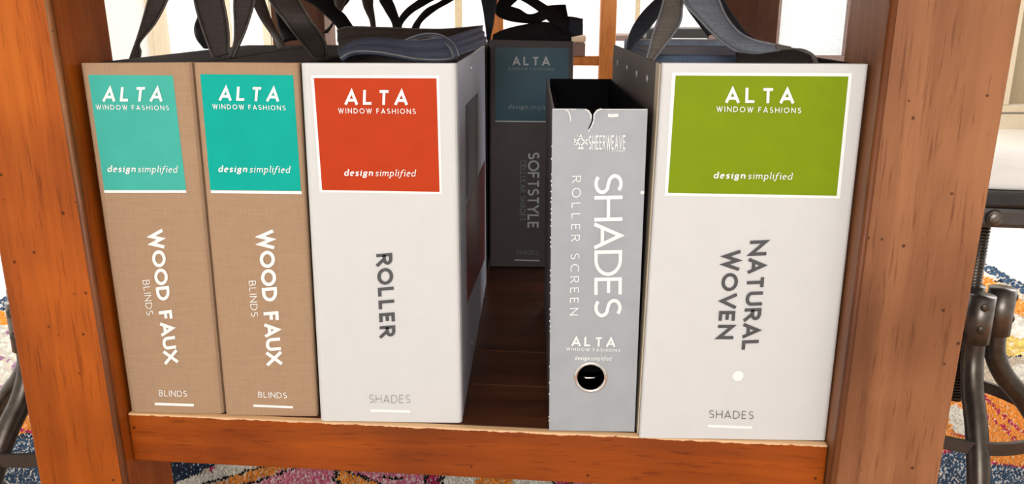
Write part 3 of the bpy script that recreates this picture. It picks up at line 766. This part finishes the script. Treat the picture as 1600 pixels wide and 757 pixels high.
boxobj('lever_plate', hc.x-.012, hc.x+.012, YB+.03, YB+.032, S+.05, S+.16, 'binder_black', binder, .0005, 1)
for xb, xt, sg, mat in ((c_bl.x, c_tl.x, 1, 'binder_edge'), (c_br.x, c_tr.x, -1, 'binder_black')):
    bm = bmesh.new(); y0_, y1_, w_ = YB+.0026, YB+BD, .0024
    hexa(bm, [Vector((xb, y0_, S+.001)), Vector((xb+sg*w_, y0_, S+.001)), Vector((xb+sg*w_, y1_, S+.001)), Vector((xb, y1_, S+.001)),
              Vector((xt, y0_, c_tl.z-.0005)), Vector((xt+sg*w_, y0_, c_tl.z-.0005)), Vector((xt+sg*w_, y1_, c_tl.z-.0005)), Vector((xt, y1_, c_tl.z-.0005))], .0005, 1)
    link_mesh('cover_board', bm_mesh(bm), mat, binder)
boxobj('back_board', c_bl.x+.003, c_br.x-.003, YB+BD-.0025, YB+BD, S+.001, c_tl.z-.001, 'binder_black', binder, .0005, 1)
boxobj('bottom_board', c_bl.x+.003, c_br.x-.003, YB+.003, YB+BD-.003, S+.001, S+.003, 'binder_black', binder)
boxobj('inner_lining', c_bl.x+.0028, c_bl.x+.0034, YB+.004, YB+BD-.004, S+.004, c_tl.z-.002, 'binder_black', binder)
boxobj('inner_lining', c_br.x-.0040, c_br.x-.0034, YB+.004, YB+BD-.004, S+.004, c_tl.z-.002, 'binder_black', binder)
boxobj('inner_lining', c_bl.x+.004, c_br.x-.004, YB+.0024, YB+.0030, hc.z+.03, c_tl.z-.03, 'binder_black', binder)
# stitched left edge
bm = bmesh.new()
for k in range(56):
    if random.random() < .45: continue
    v = 178+k*8.75; a = pl(862.5-(v-170)*.0095, v); q = Vector((.0004,0,0)); h_ = Vector((0,0,.0014)); y_ = Vector((0,-.0014,0))
    a = a + Vector((random.uniform(-.0003,.0003), 0, random.uniform(-.001,.001)))
    bm.faces.new([bm.verts.new(p) for p in (a-q+y_, a+q+y_, a+q+h_+y_, a-q+h_+y_)])
me = bpy.data.meshes.new('mesh'); bm.to_mesh(me); bm.free(); link_mesh('edge_wear', me, 'torn_paper', binder, label='pale worn flecks along the spine edge', kind='stuff')
def scratch(pts, wpx, nm='torn_edge'):
    A, B = stroke_faces([(x, y) for x, y in pts], wpx/2)
    bm = bmesh.new(); va = [bm.verts.new(pl(q.x, q.y)+Vector((0,-.0007,0))) for q in A]; vb = [bm.verts.new(pl(q.x, q.y)+Vector((0,-.0007,0))) for q in B]
    for i in range(len(va)-1): bm.faces.new((va[i], va[i+1], vb[i+1], vb[i]))
    me = bpy.data.meshes.new('mesh'); bm.to_mesh(me); bm.free(); return link_mesh(nm, me, 'torn_paper', binder)
scratch([(914,171),(919,173),(923,179),(923.5,186)], 1.8); scratch([(928,188),(925,196),(921,202),(919.5,206)], 1.5)
scratch([(928,187),(928.5,178),(933,173),(940,170)], 1.8); scratch([(882,171),(888,174),(891,181),(891.5,190)], 1.6)
scratch([(864,171.2),(900,171.2)], 1.0); scratch([(940,171.2),(1011,171.2)], 1.0)
scratch([(950,180),(955,181),(960,180.5),(966,180)], 5, 'torn_spot'); scratch([(1001,300),(1006,302)], 5, 'torn_spot')
# lettering of the binder
put_text('emblem_lettering', 'SHEERWEAVE', (920,234), (977,233.5), (920,211.5), pl, 'white_print', binder, .13, .22)
bm = bmesh.new()
for seg_ in ([(897,217),(911,232)],[(904,211),(918,226)],[(897,226),(911,211)],[(903,232.5),(918,217.5)],[(897,221.5),(901,226)],[(902,211.5),(912,211.5)],[(902,232.2),(912,232.2)]):
    A, B = stroke_faces(seg_, .95); va = [bm.verts.new(pl(q.x, q.y)+Vector((0,-.0005,0))) for q in A]; vb = [bm.verts.new(pl(q.x, q.y)+Vector((0,-.0005,0))) for q in B]
    bm.faces.new((va[0], va[1], vb[1], vb[0]))
me = bpy.data.meshes.new('mesh'); bm.to_mesh(me); bm.free(); link_mesh('woven_emblem', me, 'white_print', binder)
put_text('byline_lettering', 'BY PHIFER', (956,237.5), (976,237.5), (956,234.8), pl, 'white_print', binder, .14, .2)
put_text('title_lettering', 'SHADES', (928.5,271), (928.5,496), (973,270), pl, 'white_print', binder, .12, .05)
put_text('subtitle_lettering', 'ROLLER SCREEN', (894,275), (890,493), (908,274.5), pl, 'white_print', binder, .10, .52, .75)
logo(binder, pl, (893,540.5), (961,542), (893.5,526), (885,547.5), (969,550), (885,543), (898,562.5), (955,563.5), (898,556), 'white_print', 'white_print')

# ------------------------------------------------------------------ carrying handles (webbing straps)
# first brown book: two straps rising out of the picture
ribbon('handle', [((203,93),(219,90),.16),((206,84),(220,80),.16),((214,62),(219,66),.16),((222,36),(243,36),.16),((232,0),(262,0),.16),((243,-40),(276,-38),.165),((275,-72),(292,-55),.17),((310,-76),(306,-56),.17),((338,-40),(306,-38),.17),((349,0),(304,0),.165),((357,45),(318,50),.16),((358,84),(334,92),.15)], 'webbing_brown', b1, n=7, stitch='fabric_black', pipe='webbing_taupe')
ribbon('handle', [((296,-66),(306,-52),.185),((304,-36),(322,-34),.25),((304,-4),(328,-4),.32),((310,18),(326,18),.32),((303,42),(322,42),.32),((306,60),(330,60),.30),((318,76),(336,76),.30)], 'webbing_black', b1)
# second brown book
ribbon('handle', [((358,91),(364,90),.12),((366,68),(376,64),.13),((367,40),(386,42),.14),((366,0),(398,0),.15),((372,-50),(400,-46),.16),((400,-75),(415,-55),.17),((440,-60),(426,-44),.17),((462,-10),(420,-4),.15),((482,25),(446,34),.12),((507,62),(474,70),.14),((510,85),(494,94),.155)], 'webbing_brown', b2, n=7, stitch='fabric_black', pipe='webbing_taupe')
ribbon('handle', [((446,-30),(428,-22),.34),((430,-46),(424,-30),.33),((405,-40),(412,-26),.31),((393,-6),(412,-6),.30),((402,22),(421,22),.30),((420,50),(432,46),.28),((430,66),(440,60),.26),((434,78),(447,74),.24)], 'webbing_taupe', b2, stitch='fabric_black')
ribbon('handle', [((438,-34),(440,-22),.345),((424,-4),(460,-4),.36),((430,20),(452,24),.36),((435,45),(456,44),.36),((442,66),(470,62),.34)], 'webbing_black', b2)
# a dark book hidden behind the white one: only its top and straps show
b6 = empty('sample_book', (-.165, .62, S), 'black sample book mostly hidden behind the white one, straps standing up', 'sample book', 'sample books standing on the shelf')
boxobj('bag_body', -.235, -.069, .505, .735, S+.001, S+.348, 'fabric_black', b6, .004, 2)
ribbon('handle', [((520,-60),(530,-40),.58),((490,-46),(516,-34),.56),((470,-8),(520,-8),.55),((492,10),(524,10),.55),((510,26),(538,22),.55),((524,40),(548,36),.55),((530,50),(556,48),.55)], 'webbing_black', b6)
ribbon('handle', [((516,-60),(524,-40),.58),((545,-50),(550,-34),.59),((563,-6),(580,-6),.60),((568,12),(583,10),.60),((577,32),(586,30),.60),((580,50),(588,50),.60)], 'webbing_taupe', b6, stitch='fabric_black')
ribbon('handle', [((640,-56),(640,-36),.53),((608,-46),(620,-30),.525),((592,-6),(612,-6),.52),((600,15),(618,12),.52),((611,34),(625,34),.52),((615,50),(627,50),.52)], 'webbing_black', b6)
ribbon('handle', [((620,48),(627,48),.53),((621,32),(630,36),.53),((634,14),(645,20),.53),((655,-2),(668,6),.53),((680,-24),(692,-10),.53),((676,-48),(690,-34),.53),((640,-58),(642,-38),.53)], 'webbing_black', b6)
ribbon('handle', [((641,48),(654,48),.58),((648,34),(660,34),.58),((665,14),(682,16),.58),((690,0),(706,2),.58),((712,-24),(728,-16),.58),((700,-54),(712,-40),.57),((655,-64),(656,-46),.55)], 'webbing_black', b6)
ribbon('handle', [((540,-50),(556,-44),.68),((522,-28),(546,-26),.70),((520,-6),(543,-6),.70),((524,10),(538,10),.70),((527,20),(534,18),.70)], 'webbing_taupe', b6)
ribbon('handle', [((500,52),(512,52),.66),((514,42),(520,40),.66),((524,24),(528,22),.66),((540,0),(546,0),.66),((546,-28),(552,-26),.67),((542,-46),(552,-44),.68)], 'webbing_brown', b6)
# white book: bundle of straps folded flat on the top
ribbon('handle', [((527,48),(530,80),.18,.16),((545,43),(556,72),.20,.17),((600,44),(610,66),.24,.20),((650,46),(660,70),.28,.24),((700,46),(704,70),.33,.28),((754,41),(748,66),.38,.34)], 'webbing_brown', b3, folds=2, amp=.0016, pipe='webbing_taupe')
ribbon('handle', [((530,86),(532,92),.12,.10),((536,78),(544,85),.13,.10),((552,67),(560,81),.14,.09),((579,61),(590,82),.14,.09),((604,61.5),(620,87),.14,.085),((630,64.5),(649,92.5),.13,.08),((657,64),(675,94),.12,.075),((682,61),(700,93),.12,.08),((702,64),(713,90),.12,.09)], 'strap_bluegrey', b3, folds=2, pipe='piping_grey')
ribbon('handle', [((633,63),(640,65),.16),((650,56),(652,60),.16),((668,52.5),(668,57),.15),((688,55),(684,61),.13),((704,64),(697,69),.11),((713,76),(705,79),.09),((717,88),(709,91),.08)], 'strap_bluegrey', b3, pipe='piping_grey')
ribbon('handle', [((700,58),(714,85),.17,.10),((715,53),(726,81),.21,.13),((733,47),(742,76),.27,.18),((753,41),(762,66),.36,.27)], 'flap_blue', b3, folds=3, amp=.0012, label='slate blue strap bundle lying on the side edge')
# softstyle book
ribbon('handle', [((792,-44),(790,-26),.57),((766,-34),(778,-20),.55),((752,-8),(778,-8),.54),((755,18),(774,18),.54),((758,40),(771,40),.54),((760,58),(767,58),.56),((762,68),(768,68),.56)], 'webbing_slate', b5)
ribbon('handle', [((796,-44),(796,-24),.575),((788,-28),(812,-24),.59),((782,-6),(815,-8),.60),((774,12),(800,8),.60),((776,24),(800,10),.60),((792,32),(812,14),.60),((815,36),(826,22),.60),((840,36),(842,18),.60),((862,28),(850,10),.61),((886,32),(862,8),.62),((888,28),(884,7),.62)], 'webbing_black', b5)
ribbon('handle', [((786,-44),(790,-26),.57),((790,-30),(812,-24),.58),((800,-10),(830,-8),.585),((822,4),(848,4),.58),((842,18),(864,14),.575),((858,34),(880,24),.57),((880,52),(908,30),.565),((893,58),(911,54),.565)], 'webbing_black', b5)
ribbon('handle', [((770,54),(770,66),.57),((790,45),(790,66),.57),((820,38),(820,66),.57),((850,34),(850,66),.57),((880,40),(880,66),.57),((893,52),(893,66),.57)], 'webbing_black', b5, label='black strap crossing low over the book top')
ribbon('handle', [((890,28),(888,50),.562),((900,28),(898,56),.562),((911,29),(909,55),.562)], 'webbing_slate', b5)
# green label book
ribbon('handle', [((983,90),(990,86),.28),((979,74),(993,68),.29),((985,48),(1010,50),.30),((1001,22),(1029,26),.31),((1022,0),(1040,2),.32),((1045,-20),(1056,-10),.32),((1070,-10),(1070,-2),.32),((1082,6),(1072,10),.32),((1102,26),(1086,30),.31),((1122,52),(1106,56),.30)], 'webbing_slate', b4)
ribbon('handle', [((1010,92),(1020,95),.06),((1015,75),(1032,80),.065),((1020,55),(1049,58),.07),((1030,25),(1063,34),.08),((1037,0),(1066,8),.09),((1042,-30),(1070,-20),.10),((1060,-52),(1078,-34),.10)], 'webbing_taupe', b4, stitch='charcoal_print', pipe='piping_grey', label='taupe near end of the carrying strap')
ribbon('handle', [((1060,-52),(1078,-34),.10),((1090,-48),(1084,-24),.09),((1118,-10),(1068,1),.08),((1134,25),(1092,30),.07),((1154,50),(1121,60),.06),((1176,62),(1150,80),.05),((1205,69),(1178,87),.045),((1236,75),(1212,83),.04)], 'webbing_grey', b4, stitch='charcoal_print', pipe='piping_grey')
ribbon('handle', [((1212,69),(1212,84),.042),((1236,74.5),(1236,78.5),.038),((1254,76),(1250,82),.034),((1268,82),(1262,88),.032),((1276,90),(1268,94),.030),((1279,99),(1270,101),.030)], 'webbing_taupe', b4)
ribbon('handle', [((1084,-42),(1090,-34),.11),((1104,-28),(1114,-24),.13),((1116,-8),(1128,-8),.16),((1128,12),(1140,14),.16),((1142,34),(1155,36),.15),((1158,52),(1168,54),.14),((1172,62),(1180,62),.13)], 'webbing_black', b4)
ribbon('handle', [((1150,82),(1150,98),.03,.012),((1180,86),(1180,99),.03,.012),((1212,81),(1212,99),.03,.012),((1240,78),(1240,99),.03,.012),((1266,88),(1266,99),.028,.012)], 'fabric_black', b4)

# ------------------------------------------------------------------ adjustable metal stools
def helix(c, z0, z1, r, turns, n=10): return [(c[0]+r*math.cos(2*PI*i/n), c[1]+r*math.sin(2*PI*i/n), z0+(z1-z0)*i/(turns*n)) for i in range(turns*n+1)]
SX, SY = onY(1524, 420, .40).x, .40
z_seat0 = onY(1560, 358, .27).z; z_seat1 = onY(1560, 325, .27).z; z_seat2 = onY(1560, 291, .27).z
z_c1 = onY(1532, 452, SY-.03).z; z_c0 = onY(1532, 528, SY-.03).z; z_bend = onY(1535, 575, SY-.03).z
z_ring = onY(1540, 692, SY-.10).z
print('STOOL', SX, z_seat0, z_seat1, z_seat2, z_c1, z_c0, z_bend, z_ring)
def make_stool(cx, cyy, rot, label):
    st = empty('metal_stool', (cx, cyy, 0), label, 'stool')
    def P(r, a, z): a += rot; return (cx+r*math.cos(a), cyy+r*math.sin(a), z)
    hs = .135; ra = math.radians(-8)
    def q(x, y, z): return Vector((cx+x*math.cos(ra)-y*math.sin(ra), cyy+x*math.sin(ra)+y*math.cos(ra), z))
    boxobj('seat_band', -hs, hs, -hs, hs+.055, z_seat0, z_seat1, 'band_metal', st, .006, 2, q)
    boxobj('seat', -hs-.004, hs+.004, -hs-.004, hs+.059, z_seat1+.0003, z_seat2-.006, 'seat_black', st, .004, 2, q)
    boxobj('seat_pad', -hs+.003, hs-.003, -hs+.003, hs+.055, z_seat2-.0058, z_seat2+.001, 'seat_pale', st, .003, 2, q, label='pale worn seat top')
    for sx in (-.040, .040):
        p = q(sx, -hs-.0002, (z_seat0+z_seat1)/2); discobj('rivet', p, q(0,-1,0)-q(0,0,0), .0105, .007, 'gunmetal_light', st, True)
    rod = bmesh.new(); tube([(cx, cyy, z_c0-.11), (cx, cyy, z_seat0-.0005)], .0095, 12, rod)
    tube(helix((cx, cyy), z_c0-.108, z_seat0-.003, .0105, 62, 10), .0014, 5, rod)
    link_mesh('threaded_rod', bm_mesh(rod), 'gunmetal', st, smooth=True)
    tubeobj('hub', [(cx, cyy, z_c0+.01), (cx, cyy, z_c1-.004)], .017, 'gunmetal', st, 16)
    for k in range(4):
        a = k*PI/2
        lg = tubeobj('leg', [Vector(P(*u)) for u in [(p[0], a, p[1]) for p in catmull([(.040, z_c1-.012), (.040, z_c0), (.044, z_bend+.012), (.062, z_bend-.022), (.092, z_bend-.055), (.122, z_bend-.10), (.150, z_bend-.16), (.185, .0235)], 6)]], .0145, 'gunmetal', st, 14)
        tubeobj('socket', [P(.040, a, z_c0-.002), P(.040, a, z_c1-.006)], .0185, 'gunmetal_light', lg, 16)
        for zz in (.3, .75):
            pz = z_c0+(z_c1-z_c0)*zz; n_ = Vector(P(1, a, 0))-Vector(P(0, a, 0))
            n_ = n_.normalized(); discobj('bolt', Vector(P(.040, a, pz))+n_*.018, n_, .006, .003, 'gunmetal', lg, True, 12)
        tubeobj('foot', [P(.185, a, .0148), P(.1845, a, .0245)], .0175, 'seat_black', lg, 12)
    bm = bmesh.new(); rr = .118; prof = [(rr-.003, z_ring-.009), (rr+.003, z_ring-.009), (rr+.003, z_ring+.009), (rr-.003, z_ring+.009)]
    rings = [[bm.verts.new(P(r_, 2*PI*i/48, z_)) for r_, z_ in prof] for i in range(48)]
    for i in range(48):
        A, B = rings[i], rings[(i+1)%48]
        for k in range(4): bm.faces.new((A[k], A[(k+1)%4], B[(k+1)%4], B[k]))
    link_mesh('footrest_ring', bm_mesh(bm), 'band_metal', st)
    return st
make_stool(SX, SY, math.radians(-10), 'dark metal adjustable stool with a threaded post, right of the table')
make_stool(-.67, .33, math.radians(-105), 'metal stool left of the table, only a curved leg and footrest showing')

# ------------------------------------------------------------------ things behind the table
YS = 1.75
fs = empty('wooden_stand', (onY(860, 60, YS).x, YS, RZ), 'orange wooden frame stand behind the shelf, upright and crossbar showing', 'stand')
def up(nm, u0, u1, v, z0, z1, y0=YS, y1=YS+.04, mat='wood_orange', **k): return boxobj(nm, onY(u0, v, YS).x, onY(u1, v, YS).x, y0, y1, z0, z1, mat, fs, .002, 1, **k)
up('upright', 938, 963, 40, RZ+.001, 1.1); up('upright', 762, 786, 40, RZ+.001, 1.1)
zc = onY(915, 103, YS).z; zd = onY(915, 88, YS).z
up('crossbar', 787, 937.5, 90, zc, zd, YS+.008, YS+.032); up('crossbar', 787, 937.5, 90, .25, .29, YS+.008, YS+.032)
zb1 = onY(900, 56, 1.9).z; zb0 = onY(900, 67, 1.9).z
bx = boxobj('folded_swatch', onY(892, 60, YS).x, onY(915, 60, YS).x, YS+.004, YS+.034, zd+.0005, onY(905, 68, YS).z, 'frame_brown', origin=(onY(905,60,YS).x, YS, zd)); tagp(bx, 'brown folded swatch on the crossbar of the wooden stand', 'swatch')
zz = onY(905, 68, YS).z
bx = boxobj('rolled_swatch', onY(892, 60, YS).x, onY(916, 60, YS).x, YS+.004, YS+.034, zz+.0005, onY(905, 54, YS).z, 'beige_box', bev=.008, seg=3, origin=(onY(905,60,YS).x, YS, zz)); tagp(bx, 'beige rolled swatch lying on the brown one behind the books', 'swatch')
YD = 3.0
zd1 = onY(1080, 44, YD).z; zd0 = onY(1080, 60, YD).z
dk = empty('low_bench', (onY(1120, 50, YD).x, YD, 0), 'black low bench by the far wall, seen between the handles', 'bench')
boxobj('seat', onY(1010, 50, YD).x, onY(1150, 50, YD).x, YD, YD+.4, zd0, zd1, 'bench_black', dk, .004, 1)
for u in (1016, 1140):
    x = onY(u, 50, YD).x
    for yy in (YD+.02, YD+.34): boxobj('leg', x-.02, x+.02, yy, yy+.04, 0, zd0-.0005, 'bench_black', dk, .002, 1)
YD2 = 3.6
zz1 = onY(980, 55, YD2).z; zz0 = onY(980, 64, YD2).z
dk = empty('side_table', (onY(990, 60, YD2).x, YD2, 0), 'dark brown side table edge just right of the orange upright', 'table')
boxobj('tabletop', onY(948, 60, YD2).x, onY(1016, 60, YD2).x, YD2, YD2+.4, zz0, zz1, 'frame_brown', dk, .003, 1)
for u in (954, 1010):
    x = onY(u, 60, YD2).x
    for yy in (YD2+.02, YD2+.34): boxobj('leg', x-.015, x+.015, yy, yy+.03, 0, zz0-.0005, 'frame_brown', dk, .002, 1)
